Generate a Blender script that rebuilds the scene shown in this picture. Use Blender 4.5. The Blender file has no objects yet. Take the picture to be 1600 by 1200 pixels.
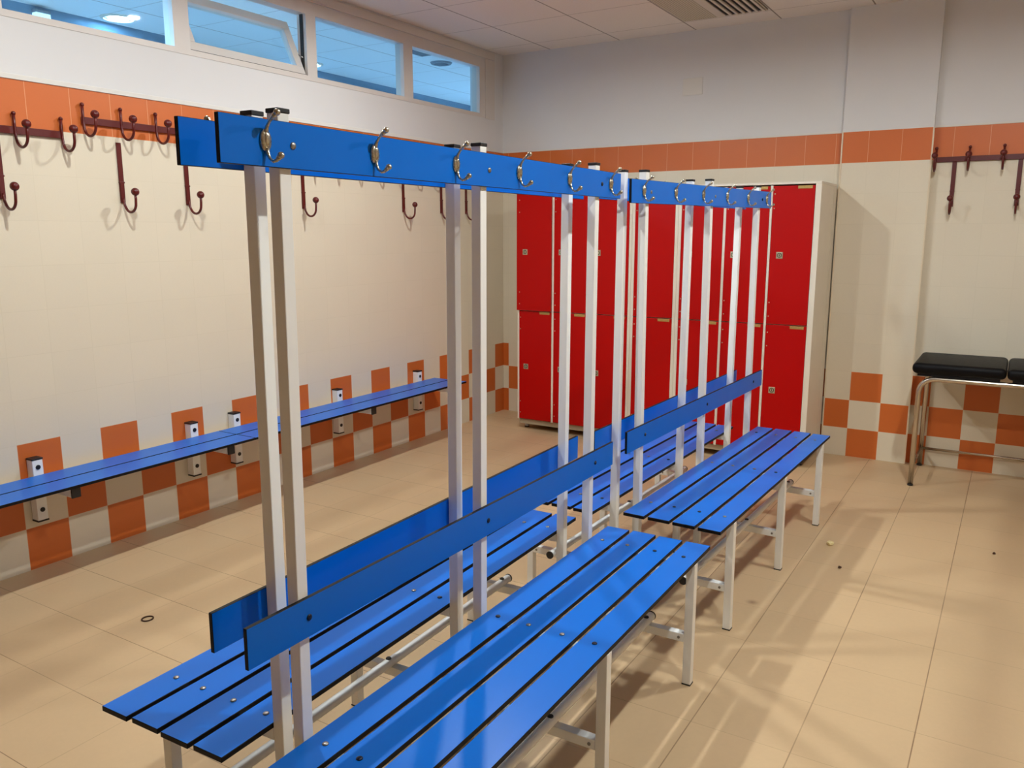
import bpy, bmesh, math, random
from mathutils import Vector, Matrix
R = random.Random(7)
PI = math.pi
scene = bpy.context.scene
COL = scene.collection

# ------------------------------------------------------------------ camera
cam_d = bpy.data.cameras.new('camera')
cam = bpy.data.objects.new('camera', cam_d)
COL.objects.link(cam)
cam_d.sensor_fit = 'HORIZONTAL'
cam_d.sensor_width = 36.0
cam_d.lens = 1280.66 / 1600 * 36.0
cam_d.clip_start = 0.02
_yaw, _pit, _rol = 0.551088, 0.182482, -0.000684
_f = Vector((-math.sin(_yaw) * math.cos(_pit), math.cos(_yaw) * math.cos(_pit), -math.sin(_pit)))
_r0 = Vector((math.cos(_yaw), math.sin(_yaw), 0))
_u0 = _r0.cross(_f)
_r = math.cos(_rol) * _r0 + math.sin(_rol) * _u0
_u = -math.sin(_rol) * _r0 + math.cos(_rol) * _u0
cam.matrix_world = Matrix(((_r.x, _u.x, -_f.x, 3.79109), (_r.y, _u.y, -_f.y, 0.0802), (_r.z, _u.z, -_f.z, 1.54502), (0, 0, 0, 1)))
scene.camera = cam

# ------------------------------------------------------------------ world, exposure
w = bpy.data.worlds.new('world')
scene.world = w
w.use_nodes = True
w.node_tree.nodes['Background'].inputs[0].default_value = (0.9, 0.95, 1.0, 1)
w.node_tree.nodes['Background'].inputs[1].default_value = 0.02
vs = scene.view_settings
vs.view_transform = 'Standard'
vs.look = 'None'
vs.exposure = 0.0
vs.gamma = 1.0
vs.use_curve_mapping = False
LAMP = 2720.0            # emission of the four ceiling lamps of the changing room
LAMP_COL = (1.0, 1.06, 1.06)
CORR = 110.0            # emission of the corridor lamps
CORR_COL = (0.40, 0.72, 1.0)
CORR_FILL = 3600.0          # emission of the unseen fill lamps added to brighten the corridor

# ------------------------------------------------------------------ helpers
def srgb(r, g, b):
    f = lambda c: (c / 255 / 12.92) if c / 255 <= 0.04045 else ((c / 255 + 0.055) / 1.055) ** 2.4
    return (f(r), f(g), f(b), 1.0)

class NT:
    """tiny node-tree writer"""
    def __init__(self, name):
        self.mat = bpy.data.materials.new(name)
        self.mat.use_nodes = True
        self.t = self.mat.node_tree
        self.b = self.t.nodes['Principled BSDF']
    def n(self, typ, **kw):
        x = self.t.nodes.new(typ)
        for k, v in kw.items():
            setattr(x, k, v)
        return x
    def link(self, a, b):
        self.t.links.new(a, b)
    def put(self, sock, v):
        if hasattr(v, 'is_output'):
            self.link(v, sock)
        else:
            sock.default_value = v
    def m(self, op, a, b=None, c=None):
        x = self.n('ShaderNodeMath', operation=op)
        self.put(x.inputs[0], a)
        if b is not None: self.put(x.inputs[1], b)
        if c is not None: self.put(x.inputs[2], c)
        return x.outputs[0]
    def pos(self):
        g = self.n('ShaderNodeNewGeometry')
        s = self.n('ShaderNodeSeparateXYZ')
        self.link(g.outputs['Position'], s.inputs[0])
        return g.outputs['Position'], s.outputs[0], s.outputs[1], s.outputs[2]
    def mix(self, fac, a, b):
        x = self.n('ShaderNodeMix', data_type='RGBA')
        self.put(x.inputs[0], fac)
        self.put(x.inputs[6], a)
        self.put(x.inputs[7], b)
        return x.outputs[2]
    def noise(self, vec, scale, detail=3.0, rough=0.5):
        x = self.n('ShaderNodeTexNoise')
        if vec is not None: self.link(vec, x.inputs['Vector'])
        x.inputs['Scale'].default_value = scale
        x.inputs['Detail'].default_value = detail
        x.inputs['Roughness'].default_value = rough
        return x.outputs[0]
    def white(self, a, b, c=0.0):
        v = self.n('ShaderNodeCombineXYZ')
        self.put(v.inputs[0], a); self.put(v.inputs[1], b); self.put(v.inputs[2], c)
        x = self.n('ShaderNodeTexWhiteNoise', noise_dimensions='3D')
        self.link(v.outputs[0], x.inputs['Vector'])
        return x.outputs[0]
    def scale(self, col, fac):
        x = self.n('ShaderNodeVectorMath', operation='SCALE')
        self.put(x.inputs[0], col)
        self.put(x.inputs[3], fac)
        return x.outputs[0]
    def bump(self, h, strength=0.2, dist=0.002):
        x = self.n('ShaderNodeBump')
        x.inputs['Strength'].default_value = strength
        x.inputs['Distance'].default_value = dist
        self.link(h, x.inputs['Height'])
        self.link(x.outputs[0], self.b.inputs['Normal'])

def plain(name, col, rough=0.5, metal=0.0, var=0.06, vscale=6.0, spec=0.5, bump=0.0, bscale=200.0):
    k = NT(name)
    tc = k.n('ShaderNodeTexCoord')
    nz = k.noise(tc.outputs['Object'], vscale, 4.0)
    f = k.m('MULTIPLY_ADD', nz, 2 * var, 1 - var)
    k.link(k.scale(col[:3], f), k.b.inputs['Base Color'])
    rr = k.m('MULTIPLY_ADD', k.noise(tc.outputs['Object'], vscale * 2.3, 3.0), 0.12, rough - 0.06)
    k.link(rr, k.b.inputs['Roughness'])
    k.b.inputs['Metallic'].default_value = metal
    k.b.inputs['Specular IOR Level'].default_value = spec
    if bump:
        k.bump(k.noise(tc.outputs['Object'], bscale, 2.0), bump, 0.001)
    return k.mat

CREAM = srgb(226, 214, 190)
ORANGE = srgb(206, 105, 42)
PAINT = srgb(222, 220, 218)

def wall_mat(name, axis, origin, parity, top=11.0):
    k = NT(name)
    P, x, y, z = k.pos()
    a = x if axis == 'x' else y
    u = k.m('DIVIDE', k.m('SUBTRACT', a, origin), 0.2)
    v = k.m('DIVIDE', z, 0.2)
    cu, cv = k.m('FLOOR', u), k.m('FLOOR', v)
    fu, fv = k.m('FRACT', u), k.m('FRACT', v)
    par = k.m('FLOORED_MODULO', k.m('ADD', cu, cv), 2.0)
    par = par if parity else k.m('SUBTRACT', 1.0, par)
    chk = k.m('MULTIPLY', par, k.m('LESS_THAN', v, 3.0))
    band = k.m('MULTIPLY', k.m('GREATER_THAN', v, 10.0), k.m('LESS_THAN', v, top))
    org = k.m('MAXIMUM', chk, band)
    wn = k.white(cu, cv)
    nz = k.noise(P, 3.0, 4.0)
    fine = k.noise(P, 140.0, 2.0)
    base = k.mix(org, CREAM, ORANGE)
    fac = k.m('ADD', k.m('MULTIPLY_ADD', wn, 0.022, 0.95), k.m('MULTIPLY', k.m('ADD', nz, fine), 0.04))
    base = k.scale(base, fac)
    eu = k.m('MINIMUM', fu, k.m('SUBTRACT', 1.0, fu))
    ev = k.m('MINIMUM', fv, k.m('SUBTRACT', 1.0, fv))
    gr = k.m('LESS_THAN', k.m('MINIMUM', eu, ev), 0.0075)
    gcol = k.mix(org, srgb(222, 210, 185), srgb(224, 156, 108))
    tile = k.mix(gr, base, gcol)
    pn = k.m('MULTIPLY_ADD', k.noise(P, 2.2, 5.0), 0.07, 0.955)
    paint = k.scale(PAINT[:3], pn)
    istile = k.m('LESS_THAN', v, top)
    k.link(k.mix(istile, paint, tile), k.b.inputs['Base Color'])
    k.link(k.m('MULTIPLY_ADD', istile, -0.42, 0.85), k.b.inputs['Roughness'])
    h = k.m('ADD', k.m('MULTIPLY', k.m('SUBTRACT', 1.0, gr), k.m('MULTIPLY', istile, 1.0)), k.m('MULTIPLY', k.noise(P, 60.0, 3.0), 0.25))
    k.bump(h, 0.07, 0.001)
    return k.mat

def floor_mat():
    k = NT('floor_tiles')
    P, x, y, z = k.pos()
    u = k.m('DIVIDE', k.m('SUBTRACT', x, 3.026), 0.311)
    v = k.m('DIVIDE', k.m('SUBTRACT', y, 2.42), 0.311)
    cu, cv = k.m('FLOOR', u), k.m('FLOOR', v)
    fu, fv = k.m('FRACT', u), k.m('FRACT', v)
    eu = k.m('MINIMUM', fu, k.m('SUBTRACT', 1.0, fu))
    ev = k.m('MINIMUM', fv, k.m('SUBTRACT', 1.0, fv))
    gu = k.m('LESS_THAN', eu, 0.006)
    gv = k.m('LESS_THAN', ev, 0.0045)
    side = k.m('GREATER_THAN', x, 2.3)       # dirtier joints run along the room on the right, across it on the left
    gl = k.m('MAXIMUM', k.m('MULTIPLY', gu, k.m('MULTIPLY_ADD', side, 0.62, 0.30)), k.m('MULTIPLY', gv, k.m('MULTIPLY_ADD', side, -0.55, 0.95)))
    gl = k.m('MULTIPLY', gl, k.m('MULTIPLY_ADD', k.noise(P, 2.6, 4.0), 1.7, -0.15))
    gl = k.m('MINIMUM', k.m('MAXIMUM', gl, 0.06), 1.0)
    gl = k.m('MULTIPLY', gl, k.m('MAXIMUM', gu, gv))
    wn = k.white(cu, cv, 3.0)
    fac = k.m('ADD', k.m('MULTIPLY_ADD', wn, 0.05, 0.86), k.m('MULTIPLY', k.noise(P, 4.5, 6.0, 0.6), 0.15))
    fac = k.m('ADD', fac, k.m('MULTIPLY', k.noise(P, 60.0, 3.0), 0.06))
    base = k.scale(srgb(208, 178, 138)[:3], fac)
    # one small brown stain beside the seats
    d = k.n('ShaderNodeVectorMath', operation='DISTANCE')
    k.link(P, d.inputs[0]); d.inputs[1].default_value = (2.955, 3.39, 0)
    st = k.m('MULTIPLY', k.m('SUBTRACT', 1.0, k.m('SMOOTH_MIN', k.m('DIVIDE', d.outputs['Value'], 0.03), 1.0, 0.4)), 0.7)
    st = k.m('MAXIMUM', st, 0.0)
    base = k.mix(st, base, srgb(120, 80, 60))
    k.link(k.mix(gl, base, srgb(128, 96, 66)), k.b.inputs['Base Color'])
    k.link(k.m('MULTIPLY_ADD', k.noise(P, 9.0, 4.0), 0.25, 0.30), k.b.inputs['Roughness'])
    k.b.inputs['Specular IOR Level'].default_value = 0.4
    k.bump(k.m('SUBTRACT', 1.0, k.m('MAXIMUM', gu, gv)), 0.15, 0.001)
    return k.mat

def ceil_mat(name, ox, oy, step, col):
    k = NT(name)
    P, x, y, z = k.pos()
    fu = k.m('FRACT', k.m('DIVIDE', k.m('SUBTRACT', x, ox), step))
    fv = k.m('FRACT', k.m('DIVIDE', k.m('SUBTRACT', y, oy), step))
    eu = k.m('MINIMUM', fu, k.m('SUBTRACT', 1.0, fu))
    ev = k.m('MINIMUM', fv, k.m('SUBTRACT', 1.0, fv))
    g = k.m('MAXIMUM', k.m('LESS_THAN', eu, 0.008), k.m('MULTIPLY', k.m('LESS_THAN', ev, 0.007), 0.55))
    fac = k.m('ADD', 0.93, k.m('MULTIPLY', k.noise(P, 90.0, 3.0), 0.1))
    base = k.scale(col[:3], fac)
    k.link(k.mix(k.m('MULTIPLY', g, 0.7), base, srgb(90, 72, 60)), k.b.inputs['Base Color'])
    k.b.inputs['Roughness'].default_value = 0.9
    k.bump(k.noise(P, 120.0, 3.0), 0.2, 0.001)
    return k.mat

def emis(name, col, strength):
    k = NT(name)
    P, x, y, z = k.pos()
    f = k.m('MULTIPLY_ADD', k.noise(P, 30.0, 2.0), 0.04, 0.98)
    k.b.inputs['Base Color'].default_value = (0.9, 0.9, 0.9, 1)
    k.b.inputs['Emission Color'].default_value = (*col, 1)
    k.link(k.m('MULTIPLY', f, strength), k.b.inputs['Emission Strength'])
    return k.mat

def glass_mat():
    k = NT('window_glass')
    tr = k.n('ShaderNodeBsdfTransparent')
    gl = k.n('ShaderNodeBsdfGlossy')
    gl.inputs['Roughness'].default_value = 0.02
    tc = k.n('ShaderNodeTexCoord')
    nz = k.noise(tc.outputs['Object'], 2.0, 2.0)
    k.link(k.mix(nz, (0.88, 0.96, 1.0, 1), (0.91, 0.97, 1.0, 1)), tr.inputs['Color'])
    lw = k.n('ShaderNodeLayerWeight')
    fac = k.m('MULTIPLY_ADD', k.m('POWER', lw.outputs['Facing'], 5.0), 0.6, 0.025)
    mx = k.n('ShaderNodeMixShader')
    k.link(fac, mx.inputs[0])
    k.link(tr.outputs[0], mx.inputs[1])
    k.link(gl.outputs[0], mx.inputs[2])
    k.link(mx.outputs[0], k.t.nodes['Material Output'].inputs['Surface'])
    return k.mat

M = {}
M['blue'] = plain('blue_laminate', srgb(0, 107, 208), 0.31, 0, 0.05, 5.0, 0.25)
M['edge'] = plain('black_laminate_edge', srgb(9, 8, 11), 0.5, 0, 0.2, 30.0, 0.2)
M['alu'] = plain('white_painted_metal', srgb(246, 245, 239), 0.38, 0, 0.03, 8.0)
M['black'] = plain('black_plastic', srgb(18, 16, 16), 0.5, 0, 0.2, 20.0)
M['steel'] = plain('bolt_steel', srgb(150, 146, 140), 0.35, 0.9, 0.1, 40.0)
M['darkbolt'] = plain('dark_bolt', srgb(40, 44, 60), 0.4, 0.6, 0.1, 40.0)
M['brass'] = plain('antique_nickel', srgb(190, 182, 160), 0.28, 1.0, 0.12, 60.0)
M['maroon'] = plain('maroon_painted_metal', srgb(92, 20, 15), 0.36, 0, 0.12, 25.0)
M['red'] = plain('red_laminate', srgb(182, 2, 0), 0.45, 0, 0.04, 4.0, 0.2)
M['cream'] = plain('cream_laminate', srgb(230, 220, 202), 0.5, 0, 0.04, 6.0)
M['beige'] = plain('plinth_beige', srgb(176, 160, 132), 0.5, 0, 0.06, 8.0)
M['plate'] = plain('brass_number_plate', srgb(190, 158, 92), 0.4, 0.4, 0.35, 160.0)
M['lock'] = plain('lock_nickel', srgb(190, 180, 150), 0.4, 0.5, 0.15, 80.0)
M['vinyl'] = plain('black_vinyl', srgb(10, 8, 9), 0.5, 0, 0.12, 25.0, 0.16, 0.15, 300.0)
M['chrome'] = plain('chrome_tube', srgb(206, 196, 182), 0.22, 1.0, 0.05, 20.0)
M['frame'] = plain('white_window_frame', srgb(216, 208, 200), 0.5, 0, 0.03, 5.0)
M['paint'] = plain('white_paint', srgb(224, 220, 212), 0.8, 0, 0.03, 3.0)
M['gap'] = plain('dark_gap', srgb(26, 22, 22), 0.8, 0, 0.1, 10.0)
M['grey'] = plain('grey_grille', srgb(120, 128, 138), 0.6, 0, 0.1, 40.0)
M['tie'] = plain('brown_elastic', srgb(70, 42, 22), 0.8, 0, 0.3, 300.0)
M['crumb'] = plain('pale_crumb', srgb(232, 216, 160), 0.8, 0, 0.15, 120.0)
M['ventw'] = plain('vent_white', srgb(214, 204, 192), 0.6, 0, 0.03, 6.0)
M['trim'] = plain('tile_edge_trim', srgb(226, 208, 178), 0.4, 0, 0.06, 20.0)
M['corrwall'] = plain('corridor_wall_paint', srgb(112, 140, 164), 0.8, 0, 0.04, 3.0)
M['corrfloor'] = plain('corridor_floor_vinyl', srgb(226, 226, 226), 0.6, 0, 0.04, 3.0)
M['glass'] = glass_mat()
M['lamp'] = emis('lamp_diffuser', LAMP_COL, LAMP)
M['clamp'] = emis('corridor_lamp_diffuser', CORR_COL, CORR)
M['clamp_fill'] = emis('corridor_added_fill_diffuser', CORR_COL, CORR_FILL)
M['sign'] = emis('emergency_light_diffuser', (0.60, 0.90, 1.0), 0.8)

class MB:
    """collects shapes into ONE mesh"""
    def __init__(self, T=None):
        self.bm = bmesh.new()
        self.T = T
    def _fin(self, vs, fs, mi, smooth):
        for f in fs:
            f.material_index = mi
            f.smooth = smooth
        if self.T:
            for v in vs:
                v.co = Vector(self.T(*v.co))
    def box(self, x0, x1, y0, y1, z0, z1, mi=0, bev=0.0, topmi=None, face=None, seg=2):
        """topmi: material of the two faces across axis `face` ('x','y','z')"""
        b = bmesh.new()
        bmesh.ops.create_cube(b, size=1.0)
        for v in b.verts:
            v.co = Vector((x0 + (v.co.x + .5) * (x1 - x0), y0 + (v.co.y + .5) * (y1 - y0), z0 + (v.co.z + .5) * (z1 - z0)))
        if bev > 0:
            bmesh.ops.bevel(b, geom=b.edges[:], offset=bev, segments=seg, affect='EDGES', profile=0.5)
        b.normal_update()
        ax = {'x': 0, 'y': 1, 'z': 2}.get(face)
        for f in b.faces:
            f.material_index = mi
            if ax is not None and topmi is not None and abs(f.normal[ax]) > 0.9:
                f.material_index = topmi
            f.smooth = False
        self._merge(b)
    def _merge(self, b):
        m = {}
        for v in b.verts:
            c = v.co
            if self.T: c = Vector(self.T(*c))
            m[v] = self.bm.verts.new(c)
        for f in b.faces:
            try:
                g = self.bm.faces.new([m[v] for v in f.verts])
                g.material_index = f.material_index
                g.smooth = f.smooth
            except ValueError:
                pass
        b.free()
    def tube(self, pts, r, n=10, mi=0, caps=True, radii=None):
        b = bmesh.new()
        pts = [Vector(p) for p in pts]
        rings = []
        prev = None
        for i, p in enumerate(pts):
            if i == 0: t = pts[1] - p
            elif i == len(pts) - 1: t = p - pts[i - 1]
            else: t = (pts[i + 1] - p).normalized() + (p - pts[i - 1]).normalized()
            t.normalize()
            if prev is None:
                a = Vector((0, 0, 1)) if abs(t.z) < 0.9 else Vector((1, 0, 0))
                nrm = t.cross(a).normalized()
            else:
                nrm = (prev - t * prev.dot(t)).normalized()
            prev = nrm
            bn = t.cross(nrm)
            rr = radii[i] if radii else r
            rings.append([b.verts.new(p + (nrm * math.cos(2 * PI * k / n) + bn * math.sin(2 * PI * k / n)) * rr) for k in range(n)])
        for i in range(len(rings) - 1):
            for k in range(n):
                f = b.faces.new([rings[i][k], rings[i][(k + 1) % n], rings[i + 1][(k + 1) % n], rings[i + 1][k]])
                f.smooth = True
        if caps:
            b.faces.new(rings[0][::-1]); b.faces.new(rings[-1])
        for f in b.faces: f.material_index = mi
        bmesh.ops.recalc_face_normals(b, faces=b.faces[:])
        self._merge(b)
    def lathe(self, prof, n=28, mi=0, axis='z'):
        """profile of (radius, height) revolved about z (or y)"""
        b = bmesh.new()
        rings = []
        for (q, h) in prof:
            ring = []
            for k in range(n):
                c, d = q * math.cos(2 * PI * k / n), q * math.sin(2 * PI * k / n)
                ring.append(b.verts.new((c, d, h) if axis == 'z' else (c, h, d)))
            rings.append(ring)
        for i in range(len(rings) - 1):
            for k in range(n):
                f = b.faces.new([rings[i][k], rings[i][(k + 1) % n], rings[i + 1][(k + 1) % n], rings[i + 1][k]])
                f.material_index = mi
        self._merge(b)
    def ball(self, c, r, mi=0, sc=(1, 1, 1), u=14, v=9, rot=None):
        b = bmesh.new()
        bmesh.ops.create_uvsphere(b, u_segments=u, v_segments=v, radius=r)
        for q in b.verts:
            p = Vector((q.co.x * sc[0], q.co.y * sc[1], q.co.z * sc[2]))
            if rot: p = rot @ p
            q.co = p + Vector(c)
        for f in b.faces:
            f.smooth = True; f.material_index = mi
        self._merge(b)
    def disc(self, c, r, h, axis='z', mi=0, n=20, bev=0.0):
        d = {'x': Vector((1, 0, 0)), 'y': Vector((0, 1, 0)), 'z': Vector((0, 0, 1))}[axis]
        c = Vector(c)
        if bev:
            self.tube([c, c + d * (h - bev), c + d * h], r, n, mi, True, [r, r, r - bev])
        else:
            self.tube([c, c + d * h], r, n, mi)
    def build(self, name, mats, parent=None):
        bmesh.ops.recalc_face_normals(self.bm, faces=self.bm.faces[:])
        me = bpy.data.meshes.new(name)
        self.bm.to_mesh(me)
        self.bm.free()
        for m in (mats if isinstance(mats, (list, tuple)) else [mats]):
            me.materials.append(m)
        o = bpy.data.objects.new(name, me)
        COL.objects.link(o)
        if parent: o.parent = parent
        return o

def tag(o, label=None, cat=None, group=None, kind=None):
    if label: o['label'] = label
    if cat: o['category'] = cat
    if group: o['group'] = group
    if kind: o['kind'] = kind
    return o

def empty(name, loc, rz=0.0, label=None, cat=None, group=None, kind=None):
    o = bpy.data.objects.new(name, None)
    o.empty_display_size = 0.1
    o.location = loc
    o.rotation_euler = (0, 0, rz)
    COL.objects.link(o)
    return tag(o, label, cat, group, kind)

def inst(src, name, parent, loc, rot=(0, 0, 0)):
    """another object sharing the source's mesh"""
    o = bpy.data.objects.new(name, src.data if hasattr(src, 'data') else src)
    COL.objects.link(o)
    o.parent = parent
    o.location = loc
    o.rotation_euler = rot
    return o

def mesh_only(mb, name, mats):
    o = mb.build(name, mats)
    me = o.data
    bpy.data.objects.remove(o)
    return me

def copy_tree(o, parent=None):
    c = o.copy()
    COL.objects.link(c)
    if parent: c.parent = parent
    for ch in list(o.children):
        copy_tree(ch, c)
    return c

# ------------------------------------------------------------------ the room
ZC = 2.978
YB = 6.105
XR, YF = 5.9, -4.5
m_left = wall_mat('left_wall_tiles', 'y', 1.97, 0)
m_back = wall_mat('back_wall_tiles', 'x', 0.055, 1)
m_pillar = wall_mat('pillar_tiles', 'x', 2.866, 0)
m_recess = wall_mat('recess_wall_tiles', 'x', 3.56, 0)
m_side = wall_mat('pillar_side_tiles', 'y', 5.905, 0)
m_right = wall_mat('right_wall_tiles', 'y', 1.97, 0)
m_front = wall_mat('front_wall_tiles', 'x', 0.055, 1)
m_ceil = ceil_mat('ceiling_tiles', 0.445, 4.655, 0.6, srgb(236, 228, 222))

b = MB(); b.box(-0.14, XR + .1, YF - .1, YB + .1, -0.1, 0.0)
tag(b.build('floor', floor_mat()), kind='structure')
b = MB(); b.box(-0.14, XR + .1, YF - .1, YB + .1, ZC, ZC + .08)
tag(b.build('ceiling', m_ceil), kind='structure')
# left wall with the strip of high windows
WY0, WY1, WZ0, WZ1 = 2.02, 5.835, 2.455, 2.905
b = MB()
b.box(-.14, 0, YF, YB + .1, 0, WZ0)
b.box(-.14, 0, YF, WY0, WZ0, ZC)
b.box(-.14, 0, WY1, YB + .1, WZ0, ZC)
b.box(-.14, 0, WY0, WY1, WZ1, ZC)
tag(b.build('wall_left', m_left), kind='structure')
b = MB(); b.box(0, 2.75, YB, YB + .1, 0, ZC)
tag(b.build('wall_back', m_back), kind='structure')
b = MB(); b.box(2.75, XR + .1, YB, YB + .1, 0, ZC)
tag(b.build('wall_back_right', m_recess), kind='structure')
b = MB(); b.box(XR, XR + .1, YF, YB, 0, ZC)
tag(b.build('wall_right', m_right), kind='structure')
b = MB(); b.box(0, XR + .1, YF - .1, YF, 0, ZC)
tag(b.build('wall_front', m_front), kind='structure')
b = MB(); b.box(2.701, 3.245, 6.06, YB, 0, ZC, 1, face='y', topmi=0)
tag(b.build('wall_pillar', [m_pillar, m_side]), kind='structure')
# pale corner strips of the pillar and the white edging above the tiles
b = MB(); b.box(2.697, 2.706, 6.056, 6.064, 0, 2.2); tag(b.build('trim_1', M['trim']), kind='structure')
b = MB(); b.box(3.240, 3.249, 6.056, 6.064, 0, 2.2); tag(b.build('trim_2', M['trim']), kind='structure')
b = MB(); b.box(0, .006, YF, YB, 2.2, 2.222, 0, .002); tag(b.build('trim_3', M['paint']), kind='structure')
b = MB(); b.box(.006, 2.701, YB - .004, YB, 2.2, 2.212, 0, .001); tag(b.build('trim_4', M['paint']), kind='structure')
b = MB(); b.box(3.245, XR, YB - .004, YB, 2.2, 2.212, 0, .001); tag(b.build('trim_5', M['paint']), kind='structure')
b = MB(); b.box(0.0, .006, WY1 + .004, 5.972, WZ0 - .004, WZ1 + .004, 0, .002); tag(b.build('trim_6', M['frame']), kind='structure')
b = MB(); b.box(0.0, .010, WY0, 5.972, WZ1 + .006, ZC - .012, 0, .004); tag(b.build('trim_7', M['frame']), kind='structure')

# windows -----------------------------------------------------------
panes = [(2.11, 2.955, 2.02, 3.0025), (3.05, 3.885, 3.0025, 3.9255), (3.966, 4.808, 3.9255, 4.858), (4.908, 5.757, 4.858, 5.835)]
PZ0, PZ1 = 2.484, 2.836
for i, (a, c, o0, o1) in enumerate(panes):
    root = empty('window_%d' % (i + 1), (0, 0, 0), kind='structure')
    b = MB()
    b.box(-.07, .003, o0, a, WZ0, WZ1)
    b.box(-.07, .003, c, o1, WZ0, WZ1)
    b.box(-.07, .003, a, c, WZ0, PZ0)
    b.box(-.07, .003, a, c, PZ1, WZ1)
    b.build('window_frame', M['frame'], root)
    if i != 1:
        b = MB(); b.box(-.030, -.026, a - .004, c + .004, PZ0 - .004, PZ1 + .004)
        b.build('window_pane', M['glass'], root)
    else:
        # hopper sash hinged along its lower edge, tipped out into the corridor
        th = math.radians(24)
        hh = PZ1 - PZ0 - .004
        def TS(x, y, z):
            return (-.004 + x * math.cos(th) - z * math.sin(th), y, PZ0 + .003 + x * math.sin(th) + z * math.cos(th))
        y0, y1 = a + .004, c - .008
        b = MB(TS)
        rw = .052
        b.box(-.04, 0, y0, y1, 0, rw, 0, .003)
        b.box(-.04, 0, y0, y1, hh - rw, hh, 0, .003)
        b.box(-.04, 0, y0, y0 + rw, rw, hh - rw, 0, .003)
        b.box(-.04, 0, y1 - rw, y1, rw, hh - rw, 0, .003)
        s = b.build('window_sash', M['frame'], root)
        b = MB(TS); b.box(-.023, -.019, y0 + rw - .004, y1 - rw + .004, rw - .004, hh - rw + .004)
        b.build('window_pane', M['glass'], s)
        b = MB(); b.tube([(-.03, c - .002, PZ0 + .105), TS(-.02, y1 - .01, .155)], .004, 8)
        b.build('stay_arm', M['steel'], root)
        b = MB(); b.box(-.045, -.020, c - .005, c - .0005, PZ0, PZ1)
        b.build('rubber_seal', M['black'], root)
        b = MB(); b.box(-.05, .0028, a, c, PZ0 - .004, PZ0 + .0025)
        b.build('rubber_seal', M['black'], root)

# corridor behind the windows ----------------------------------------
XW = -1.75
m_cc = ceil_mat('corridor_ceiling_tiles', -0.77, 4.16, 0.54, srgb(226, 230, 232))
b = MB(); b.box(XW - .1, -.14, 0.2, 8.4, ZC, ZC + .08); tag(b.build('ceiling_corridor', m_cc), kind='structure')
b = MB(); b.box(XW - .1, -.14, 0.2, 8.4, -.1, 0); tag(b.build('floor_corridor', M['corrfloor']), kind='structure')
b = MB(); b.box(XW - .1, XW, 0.2, 8.4, 0, ZC); tag(b.build('wall_corridor', M['corrwall']), kind='structure')
b = MB(); b.box(XW, -.14, 8.3, 8.4, 0, ZC); tag(b.build('wall_corridor_end', M['corrfloor']), kind='structure')
b = MB(); b.box(XW, -.14, 0.2, 0.3, 0, ZC); tag(b.build('wall_corridor_start', M['corrfloor']), kind='structure')

def downlight(loc, r, mat, label, group=None, lip=.012):
    t = empty('ceiling_light', loc, 0, label, 'ceiling light', group)
    b = MB()
    n = 32
    R0 = r + .032
    b.lathe([(R0 + .022, 0), (R0 + .020, -.006), (R0 + .004, -.006), (R0 + .003, -lip), (R0, -lip), (R0, -.002), (0.0005, -.002)], n)
    b.build('trim_ring', M['ventw'], t)
    b = MB(); b.disc((0, 0, -.008), r, .006, 'z', 0, n)
    b.build('diffuser', mat, t)
    return t
for (x, y, l) in ((1.40, 3.755, 'round white ceiling light over the floor left of the far blue benches'),
                  (1.40, 1.955, 'round white ceiling light over the floor left of the near blue benches'),
                  (3.745, 3.755, 'round white ceiling light over the floor right of the far blue benches'),
                  (3.745, 1.955, 'round white ceiling light over the floor right of the near blue benches')):
    downlight((x, y, ZC), .032, M['lamp'], l, 'changing room ceiling lights')
downlight((-1.574, 3.72, ZC), .062, M['clamp'], 'glowing round ceiling light seen through the leftmost high window', 'corridor ceiling lights', .010)
downlight((-1.60, 5.52, ZC), .062, M['clamp'], 'glowing round ceiling light behind the lower left corner of the third high window', 'corridor ceiling lights', .010)
for (x, y, l) in ((-.9, .9, 'first added corridor fill light behind the wall left of the high windows'),
                  (-.9, 1.75, 'second added corridor fill light behind the wall left of the high windows'),
                  (-.45, 7.0, 'added corridor fill light beyond the room corner, close behind the left wall'),
                  (-.45, 7.7, 'last added corridor fill light beyond the room corner, by the end wall')):
    downlight((x, y, ZC), .05, M['clamp_fill'], l, 'corridor ceiling lights', .02)  # out-of-view lamps, added so the corridor looks bright through the windows
t = empty('round_vent', (-.6, 6.07, ZC), 0, 'dark round ceiling vent seen through the rightmost high window', 'vent')
b = MB(); b.lathe([(.095, 0), (.085, -.014), (.06, -.014)], 28); b.build('rim', M['grey'], t)
b = MB(); b.disc((0, 0, -.010), .075, .008, 'z', 0, 28)
for k in range(5):
    b.box(-.06, .06, -.052 + k * .026 - .003, -.052 + k * .026 + .003, -.016, -.008)
b.build('grille', M['grey'], t)
t = empty('ceiling_grille', (-.50, 5.62, ZC), 0, 'small grey rectangular ceiling grille seen at the right edge of the third high window', 'vent')
b = MB(); b.box(-.06, .06, -.13, .13, -.012, 0, 0, .003); b.build('frame', M['grey'], t)
b = MB()
for k in range(5): b.box(-.045 + k * .02, -.037 + k * .02, -.11, .11, -.016, -.011)
b.build('louvre', M['grey'], t)
t = empty('emergency_light', (XW, 3.28, 2.888), 0, 'small glowing emergency light box seen low in the leftmost high window', 'light')
b = MB(); b.box(0.001, .05, -.05, .05, .045, .065, 0, .004); b.build('housing', M['grey'], t)
b = MB(); b.box(0.001, .048, -.048, .048, 0, .0445, 0, .004); b.build('diffuser', M['sign'], t)

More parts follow.
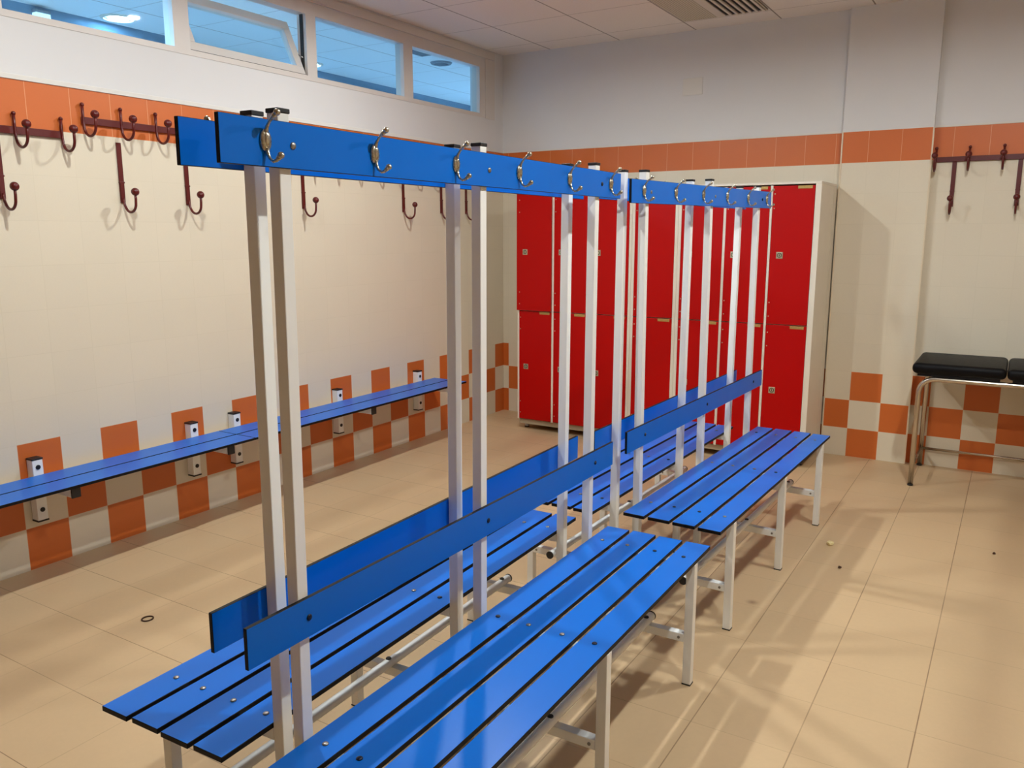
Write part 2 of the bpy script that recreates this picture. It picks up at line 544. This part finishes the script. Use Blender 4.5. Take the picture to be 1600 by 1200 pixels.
# ceiling air vent ------------------------------------------------------
t = empty('ceiling_vent', (1.95, 5.2, ZC), 0, 'ceiling air vent with perforated half and black slots above the lockers', 'vent')
x0, x1, y0, y1 = -.285, .285, -.56, .59
b = MB()
b.box(x0, x1, y0, y1, -.006, 0)
b.build('back_plate', M['gap'], t)
b = MB()
b.box(x0 + .004, -.05, y0 + .008, y1 - .010, -.012, -.006, 0, .001)
k = NT('perforated_white_metal')
P, px, py, pz = k.pos()
du = k.m('SUBTRACT', k.m('FRACT', k.m('DIVIDE', px, .016)), .5)
dv = k.m('SUBTRACT', k.m('FRACT', k.m('DIVIDE', py, .016)), .5)
rr = k.m('ADD', k.m('MULTIPLY', du, du), k.m('MULTIPLY', dv, dv))
k.link(k.mix(k.m('LESS_THAN', rr, .05), srgb(206, 196, 176), srgb(70, 62, 54)), k.b.inputs['Base Color'])
k.b.inputs['Roughness'].default_value = .7
b.build('perforated_panel', k.mat, t)
b = MB(); b.box(-.048, .012, y0 + .008, y1 - .004, -.014, -.006, 0, .002); b.build('centre_strip', M['ventw'], t)
for k in range(6):
    xx = .040 + k * .043
    b = MB(); b.box(xx, xx + .016, y0 + .01, y1 - .008, -.016, -.006, 0, .001); b.build('slat', M['ventw'], t)
b = MB(); b.box(x1 - .004, x1, y0, y1, -.014, 0); b.box(x0, x1, y1 - .003, y1 + .004, -.012, 0); b.build('frame', M['ventw'], t)
# painted-over square cover on the back wall
on_wall = MB(); on_wall.box(1.56, 1.71, YB - .006, YB, 2.53, 2.65, 0, .002)
tag(on_wall.build('cover_plate', M['paint']), 'square cover plate painted over on white wall above the lockers', 'cover plate')

# ------------------------------------------------------------------ benches
SH = dict(zt=1.7547, h=.0871, L=1.7386, bzt=.7843, bh=.088, bs0=.0024, bs1=1.7294, zs=.4587, ss0=0.0, ss1=1.7214,
          w1=-.0100, w2=.3869, p=(.1632, .8665, 1.5708), ps=.0298, pw=.0105, wl=.3879, ls=.0298)
def bolt_mesh(name, mat, r):
    b = MB()
    b.ball((0, 0, 0), r, 0, (1, 1, .45), 12, 7)
    return mesh_only(b, name, mat)
BOLT = bolt_mesh('bolt', M['steel'], .0075)
DBOLT = bolt_mesh('bolt_dark', M['darkbolt'], .0075)
def coat_hook_mesh():
    # built for a board facing +X; z up, base at x = 0
    b = MB()
    b.ball((.002, 0, 0), .021, 0, (.30, .66, 1.0), 10, 10)
    b.ball((.006, 0, .002), .012, 0, (.35, .6, 1.2), 12, 8)
    up = [(.004, 0, .014), (.007, 0, .024), (.014, 0, .033), (.024, 0, .041), (.033, 0, .047)]
    b.tube(up, .004, 8, 0, True, [.005, .0036, .0030, .0040, .0056])
    b.ball((.035, 0, .0485), .0066, 0)
    dn = [(.004, 0, -.014), (.006, 0, -.024), (.011, 0, -.033), (.020, 0, -.0385), (.029, 0, -.0365), (.038, 0, -.030)]
    b.tube(dn, .004, 8, 0, True, [.005, .0038, .0030, .0030, .0038, .0056])
    b.ball((.040, 0, -.0285), .0066, 0)
    b.disc((.007, 0, .006), .0028, .0025, 'x', 1, 8)
    return mesh_only(b, 'coat_hook', [M['brass'], M['gap']])
HOOK = coat_hook_mesh()

def bench(key, x, y, a, sg, u, v, tz, label, hookslope=0.0, seed=0):
    rr = random.Random(seed)
    S = SH
    root = empty('changing_bench', (x, y, 0), a, label, 'bench', 'blue changing room benches with hook boards')
    def T(w, s, z):
        k = min(1.0, max(0.0, z / .4))
        return (sg * (w + u * z), s + v * z, z + tz * s * k)
    def TH(w, s, z):
        p = T(w, s, z)
        return (p[0], p[1], p[2] + hookslope * (1 - s / S['L']))
    def rot_for(kind):
        return (0, 0, 0) if kind == 'z' else ((0, PI / 2, 0) if sg > 0 else (0, -PI / 2, 0))
    # posts
    for i, p in enumerate(S['p']):
        h = S['ps'] / 2
        b = MB(T); b.box(-S['pw'] - S['ps'], -S['pw'], p - h, p + h, .004, 1.772, 0, .002)
        po = b.build('post', M['alu'], root)
        b = MB(T); b.box(-S['pw'] - S['ps'] - .0015, -S['pw'] + .0015, p - h - .0015, p + h + .0015, 1.772, 1.781, 0, .0015)
        b.build('post_cap', M['black'], po)
        b = MB(T); b.box(-S['pw'] - S['ps'] - .001, -S['pw'] + .001, p - h - .001, p + h + .001, 0, .005, 0, .001)
        b.build('foot_cap', M['black'], po)
        b = MB(T); b.box(S['wl'] - S['ls'], S['wl'], p - h, p + h, .004, S['zs'] - .0135, 0, .002)
        lg = b.build('leg', M['alu'], root)
        b = MB(T); b.box(S['wl'] - S['ls'] - .001, S['wl'] + .001, p - h - .001, p + h + .001, 0, .005, 0, .001)
        b.build('foot_cap', M['black'], lg)
        b = MB(T); b.box(-S['pw'] + .0005, S['wl'] - S['ls'] - .0005, p - h, p + h, S['zs'] - .0445, S['zs'] - .0137, 0, .002)
        b.build('seat_bearer', M['alu'], root)
        b = MB(T); b.box(-S['pw'] + .0005, S['wl'] - S['ls'] - .0005, p - h, p + h, .157, .187, 0, .002)
        cb = b.build('cross_bar', M['alu'], root)
        b = MB(T); b.disc((S['wl'] - S['ls'] - .018, p - h - .002, .172), .005, .003, 'y', 0, 10)
        b.build('bolt', M['steel'], cb)
    b = MB(T); b.tube([(.222, S['p'][0] - .10, .2025), (.222, S['p'][2] + .03, .2025)], .0152, 14)
    rl = b.build('foot_rail', M['alu'], root)
    for e in (S['p'][0] - .103, S['p'][2] + .027):
        b = MB(T); b.tube([(.222, e, .2025), (.222, e + .006, .2025)], .0163, 14)
        b.build('end_cap', M['black'], rl)
    for p in S['p']:
        b = MB(T); b.disc((.222, p - .02, .2165), .009, .005, 'z', 0, 12, .002)
        b.build('plug', M['black'], rl)
    # seat
    n, gap = 4, .0138
    sw = (S['w2'] - S['w1'] - gap * (n - 1)) / n
    for i in range(n):
        w0 = S['w1'] + i * (sw + gap)
        ds = rr.uniform(-.003, .003)
        b = MB(T); b.box(w0, w0 + sw, S['ss0'] + ds, S['ss1'] + ds, S['zs'] - .0133, S['zs'], 1, .0012, 0, 'z', 1)
        sl = b.build('seat_slat', [M['blue'], M['edge']], root)
        for p in S['p']:
            dark = rr.random() < .4
            q = T(w0 + sw / 2 + rr.uniform(-.004, .004), p + .003, S['zs'] + .001)
            inst(DBOLT if dark else BOLT, 'bolt', sl, q)
    # backrest and hook board
    b = MB(T); b.box(-S['pw'] + .0003, -.0003, S['bs0'], S['bs1'], S['bzt'] - S['bh'], S['bzt'], 1, .0010, 0, 'x', 1)
    br = b.build('backrest_board', [M['blue'], M['edge']], root)
    for p in S['p']:
        inst(DBOLT, 'bolt', br, T(.0005, p + .006, S['bzt'] - S['bh'] / 2), rot_for('x'))
    b = MB(TH); b.box(-S['pw'] + .0003, 0, 0, S['L'], S['zt'] - S['h'], S['zt'], 1, .0010, 0, 'x', 1)
    hb = b.build('hook_board', [M['blue'], M['edge']], root)
    for i, p in enumerate(S['p']):
        inst(BOLT if i < 2 else DBOLT, 'bolt', hb, TH(.0005, p + .012, S['zt'] - S['h'] / 2), rot_for('x'))
    for i in range(6):
        q = TH(0.0, .105 + .309 * i, S['zt'] - .040)
        inst(HOOK, 'coat_hook', hb, q, (0, 0, 0 if sg > 0 else PI))
    return root

bench('RN', 2.5752, 1.0592, .0061, 1, -.0039, .0155, -.0026, 'blue slatted bench with hook board, nearest and rightmost, running out of the frame bottom', seed=1)
bench('LN', 2.4447, 1.0782, .0273, -1, -.0036, .0032, -.0020, 'blue slatted bench with hook board behind the nearest one, its seat end at bottom left', seed=2)
bench('RF', 2.5567, 2.9509, -.0348, 1, -.0030, -.0092, .0031, 'farther blue slatted bench with hook board, seat on the right before the red lockers', -.015, seed=3)
bench('LF', 2.4284, 2.8909, -.0265, -1, -.0031, -.0012, .0008, 'farther blue slatted bench with hook board, its seat on the left half hidden by posts', seed=4)

# ------------------------------------------------------------------ wall bench
def wall_bench(y0, y1, br, label):
    root = empty('wall_bench', (0, (y0 + y1) / 2, 0), 0, label, 'bench', 'blue benches fixed along the left wall')
    oy = (y0 + y1) / 2
    for (a, c) in ((.052, .196), (.206, .350)):
        b = MB(); b.box(a, c, y0 - oy, y1 - oy, .442, .455, 1, .0012, 0, 'z', 1)
        b.build('seat_slat', [M['blue'], M['edge']], root)
    for yy in br:
        yy -= oy
        b = MB()
        b.box(.001, .050, yy - .024, yy + .024, .240, .526, 0, .003)
        k = b.build('bracket', M['alu'], root)
        b = MB(); b.box(.0505, .333, yy - .019, yy + .019, .399, .4415, 0, .002)
        ar = b.build('arm', M['alu'], k)
        b = MB(); b.box(.333, .342, yy - .021, yy + .021, .397, .4415, 0, .002); b.build('arm_cap', M['black'], k)
        b = MB(); b.box(.0005, .052, yy - .026, yy + .026, .526, .534, 0, .002); b.build('post_cap', M['black'], k)
        b = MB(); b.box(.0005, .052, yy - .026, yy + .026, .233, .240, 0, .002); b.build('post_cap', M['black'], k)
        for zz in (.290, .492):
            b = MB(); b.disc((.0495, yy, zz), .011, .004, 'x', 0, 14, .001); b.build('bolt', M['black'], k)
    return root
wall_bench(1.03, 3.022, (1.17, 2.027, 2.871), 'blue two-slat bench bracketed to the left wall, its near half cut by left edge')
wall_bench(3.026, 5.03, (3.160, 4.003, 4.856), 'blue two-slat bench bracketed to the left wall, seen behind the white posts')
b = MB(); b.disc((0.0, 5.40, .45), .012, .006, 'x', 0, 12, .002)
tag(b.build('wall_bolt', M['black']), 'small black bolt in an orange tile past the end of the wall bench', 'bolt')

# ------------------------------------------------------------------ maroon hook racks
def arc(c, r, a0, a1, n):
    return [(c[0] + r * math.cos(a0 + (a1 - a0) * i / n), 0, c[1] + r * math.sin(a0 + (a1 - a0) * i / n)) for i in range(n + 1)]
def j_mesh():
    # wall at x = 0, room towards +X, rail centre at z = 0
    b = MB()
    b.ball((.014, 0, .070), .0095, 0)
    r = .0455
    path = [(.014, 0, .070), (.0135, 0, .02), (.0135, 0, -.012), (.016, 0, -.026)] + arc((.0625, -.0285), r, PI, 2 * PI, 12)[1:] + [(.108, 0, -.012), (.108, 0, .008)]
    b.tube(path, .0062, 10)
    b.ball((.108, 0, .020), .019, 0, (1, 1, 1), 18, 12)
    return mesh_only(b, 'hook', M['maroon'])
def strap_mesh():
    # strap from z = 0 down to -.285 with an upturned ball hook
    b = MB()
    b.box(.001, .007, -.0125, .0125, -.285, 0, 0, .001)
    b.box(.0005, .012, -.0135, .0135, -.192, -.184, 0, .001)
    b.box(.006, .011, -.0105, .0105, -.283, -.19, 0, .001)
    path = [(.010, 0, -.262), (.012, 0, -.278), (.018, 0, -.298)] + arc((.0625, -.288), .043, PI * 1.12, 2 * PI, 11)[1:] + [(.107, 0, -.27), (.107, 0, -.245)]
    b.tube(path, .0062, 10)
    b.ball((.107, 0, -.235), .019, 0, (1, 1, 1), 18, 12)
    return mesh_only(b, 'strap_hook', M['maroon'])
JM, SM = j_mesh(), strap_mesh()
def rack(loc, rz, length, hooks, straps, label, strap_z=-.009):
    root = empty('hook_rack', loc, rz, label, 'hook rack', 'maroon wall hook racks')
    b = MB(); b.box(.0075, .0135, 0, length, -.016, .016, 0, .0015)
    for q in (.03, length - .03):
        b.box(.0003, .0075, q - .01, q + .01, -.012, .012)
    b.build('rail', M['maroon'], root)
    for h in hooks: inst(JM, 'hook', root, (0, h, 0))
    for h in straps: inst(SM, 'strap_hook', root, (0, h, strap_z))
    return root
rack((0, 1.46, 1.985), 0, .86, (.03, .245, .45, .644, .852), (.20, .567), 'maroon metal hook rack on the left wall, cut by the left edge, hung lower')
rack((0, 2.412, 2.061), 0, 1.16, (.008, .200, .391, .582, .774, .966, 1.15), (), 'maroon metal hook rack on the orange tiles, partly behind the near blue hook boards')
rack((0, 3.70, 1.985), 0, 1.90, (.01, .20, .40, .60, .80, 1.0, 1.2, 1.4, 1.6, 1.8), (.10, 1.067, 1.52, 1.85), 'maroon metal hook rack on the left wall, mostly hidden, long hooks showing below hook boards')
for yy, l in ((2.593, 'single maroon strap hook on the left wall, clear left of the hook boards'),
              (2.969, 'single maroon strap hook on the left wall, just under the near left hook board end')):
    root = empty('strap_hook', (0, yy, 1.976), 0, l, 'hook', 'single maroon strap hooks')
    inst(SM, 'strap', root, (0, 0, 0))
# rack on the back wall, right of the pillar: room is towards -Y
rack((3.262, YB, 2.0), -PI / 2, 1.35, (.006, .193, .379, .566, .752, .94, 1.13, 1.32), (.114, .471, .83, 1.19), 'maroon metal hook rack on the back wall above the black couch')

# ------------------------------------------------------------------ lockers
FY, BY = 5.560, 6.05
def lock_mesh():
    b = MB()
    b.box(-.021, .021, -.004, 0, -.021, .021, 0, .002)
    b.lathe([(.015, -.004), (.015, -.0055), (.011, -.0055)], 18, 1, 'y')
    b.disc((0, -.0065, 0), .011, .004, 'y', 0, 16)
    b.box(-.002, .002, -.0080, -.006, -.007, .007, 1)
    return mesh_only(b, 'lock', [M['lock'], M['gap']])
LOCK = lock_mesh()
def plate_mesh():
    b = MB(); b.box(-.044, .044, -.002, 0, -.0095, .0095, 0, .0008)
    return mesh_only(b, 'number_plate', M['plate'])
PLATE = plate_mesh()
def screw_mesh():
    b = MB(); b.ball((0, 0, 0), .0042, 0, (1, .4, 1), 10, 6)
    return mesh_only(b, 'screw', M['lock'])
SCREW = screw_mesh()
def locker(xl, xr, doors, divs, label, lw, rw, overlay=False):
    cx = (xl + xr) / 2
    root = empty('locker', (cx, FY, 0), 0, label, 'locker', 'red two-tier locker blocks')
    D = BY - FY
    b = MB()
    b.box(xl - cx, xl - cx + lw, .002, D - .10, .085, 1.846, 0, .001)
    b.box(xr - cx - rw, xr - cx, .002, D - .10, .085, 1.846, 0, .001)
    b.box(xl - cx, xr - cx, D - .088, D, .085, 1.846, 0, .001)
    b.box(xl - cx + lw, xr - cx - rw, .020, D - .088, .085, .100)
    b.box(xl - cx + lw, xr - cx - rw, .020, D - .088, .944, .956)
    for (a, c) in divs:
        b.box(a - cx, c - cx, .002, D - .088, .085, 1.842, 0, .0005)
    b.build('carcass', M['cream'], root)
    b = MB(); b.box(xl - cx, xr - cx, .0, D, 1.8465, 1.862, 0, .002)
    b.build('top_panel', M['cream'], root)
    b = MB(); b.box(xl - cx + .01, xr - cx - .01, .02, D - .02, .045, .084, 0, .002)
    pl = b.build('plinth', M['beige'], root)
    for fx in (xl - cx + .03, xr - cx - .05):
        for fy in (.10, D - .06):
            b = MB(); b.disc((fx, fy, .008), .016, .037, 'z', 0, 14); f = b.build('foot', M['alu'], root)
            b = MB(); b.disc((fx, fy, 0), .019, .008, 'z', 0, 14, .002); b.build('foot_pad', M['black'], f)
    for (a, c) in doors:
        for k, (z0, z1) in enumerate(((.9535, 1.838), (.090, .947))):
            aa, yo = a, 0.0
            if overlay and k == 0 and a == doors[0][0]:
                aa, yo = xl + .002, -.016
            b = MB(); b.box(aa - cx, c - cx, yo, yo + .016, z0, z1, 0, .0012)
            d = b.build('door', M['red'], root)
            inst(LOCK, 'lock', d, (a + .062 - cx, yo, 1.400 if k == 0 else .512))
            inst(PLATE, 'number_plate', d, (c - .060 - cx, yo, z1 - .010))
            for zz in (z1 - .05, z1 - .14, z0 + .14, z0 + .05):
                inst(SCREW, 'screw', d, (a + .012 - cx, yo, zz))
    return root
locker(.474, 1.4225, [(.490, .776), (.795, 1.076), (1.098, 1.400)], [(.777, .794), (1.077, 1.097)],
       'red locker block three doors wide, beside the tiled left corner', .015, .021, True)
locker(1.4236, 1.7619, [(1.445, 1.739)], [], 'red locker block one door wide, between the two wide blocks', .021, .022)
locker(1.7630, 2.690, [(1.787, 2.075), (2.094, 2.375), (2.394, 2.652)], [(2.076, 2.093), (2.377, 2.392)],
       'red locker block three doors wide, with its pale side against the pillar', .022, .036)

# ------------------------------------------------------------------ examination couch
cx0, cy = 3.29, 5.81
root = empty('examination_couch', (4.25, cy, 0), 0, 'black padded examination couch on chrome tube legs in the right corner', 'couch')
def pad(x0, x1, name):
    b = MB(); b.box(x0 - 4.25, x1 - 4.25, -.29, .265, .705, .772, 0, .028, seg=4)
    o = b.build(name, M['vinyl'], root)
    for f in o.data.polygons: f.use_smooth = True
    b = MB(); b.box(x0 + .03 - 4.25, x1 - .03 - 4.25, -.26, .235, .690, .706); b.build('base_board', M['gap'], o)
pad(3.29, 3.784, 'headrest_pad')
pad(3.786, 5.22, 'body_pad')
def frame_tube(yy, name):
    b = MB()
    xa, xb, zt, r = 3.335 - 4.25, 5.17 - 4.25, .676, .085
    pts = [(xa, yy, .006), (xa, yy, zt - r)]
    pts += [(xa + r - r * math.cos(t), yy, zt - r + r * math.sin(t)) for t in [PI / 2 * i / 8 for i in range(1, 9)]]
    pts += [(xb - r + r * math.sin(t), yy, zt - r + r * math.cos(t)) for t in [PI / 2 * i / 8 for i in range(0, 9)]]
    pts += [(xb, yy, .006)]
    b.tube(pts, .0155, 14)
    o = b.build(name, M['chrome'], root)
    for xx in (xa, xb):
        b = MB(); b.disc((xx, yy, 0), .0168, .010, 'z', 0, 14); b.build('foot_cap', M['black'], o)
frame_tube(-.262, 'front_frame')
frame_tube(.262, 'rear_frame')
for xx in (3.335, 5.17):
    b = MB(); b.tube([(xx - 4.25, -.250, .125), (xx - 4.25, .250, .125)], .010, 12); b.build('side_stretcher', M['chrome'], root)
b = MB(); b.tube([(3.347 - 4.25, .262, .122), (5.158 - 4.25, .262, .122)], .009, 12); b.build('rear_stretcher', M['chrome'], root)
for xx in (3.5, 4.25, 5.0):
    b = MB(); b.box(xx - .012 - 4.25, xx + .012 - 4.25, -.255, .255, .6785, .690); b.build('support_bar', M['chrome'], root)

# ------------------------------------------------------------------ small things on the floor
b = MB()
b.tube([(.021 * math.cos(t), .021 * math.sin(t), 0) for t in [2 * PI * i / 28 for i in range(29)]], .003, 8)
o = b.build('hair_tie', M['tie']); o.location = (.902, 1.949, .003); o.scale = (1, 1.05, 1)
tag(o, 'dark elastic hair tie lying on the floor tiles at left', 'hair tie')
def crumb(name, mat, loc, r, label, cat, sd):
    rr = random.Random(sd)
    b = bmesh.new(); bmesh.ops.create_icosphere(b, subdivisions=2, radius=r)
    for q in b.verts:
        q.co *= 1 + rr.uniform(-.25, .25); q.co.z *= .7
    zmin = min(q.co.z for q in b.verts)
    for q in b.verts: q.co.z -= zmin
    k = MB(); k._merge(b)
    o = k.build(name, mat); o.location = loc
    tag(o, label, cat)
crumb('crumb', M['crumb'], (3.109, 4.241, 0), .016, 'pale yellow crumb on the floor right of the far bench', 'crumb', 3)
crumb('dirt_speck', M['tie'], (3.204, 3.962, 0), .008, 'small dark speck on the floor in front of the pale crumb', 'speck', 5)
crumb('dirt_speck', M['tie'], (3.814, 4.535, 0), .007, 'small dark speck on the bare floor near the right edge', 'speck', 6)
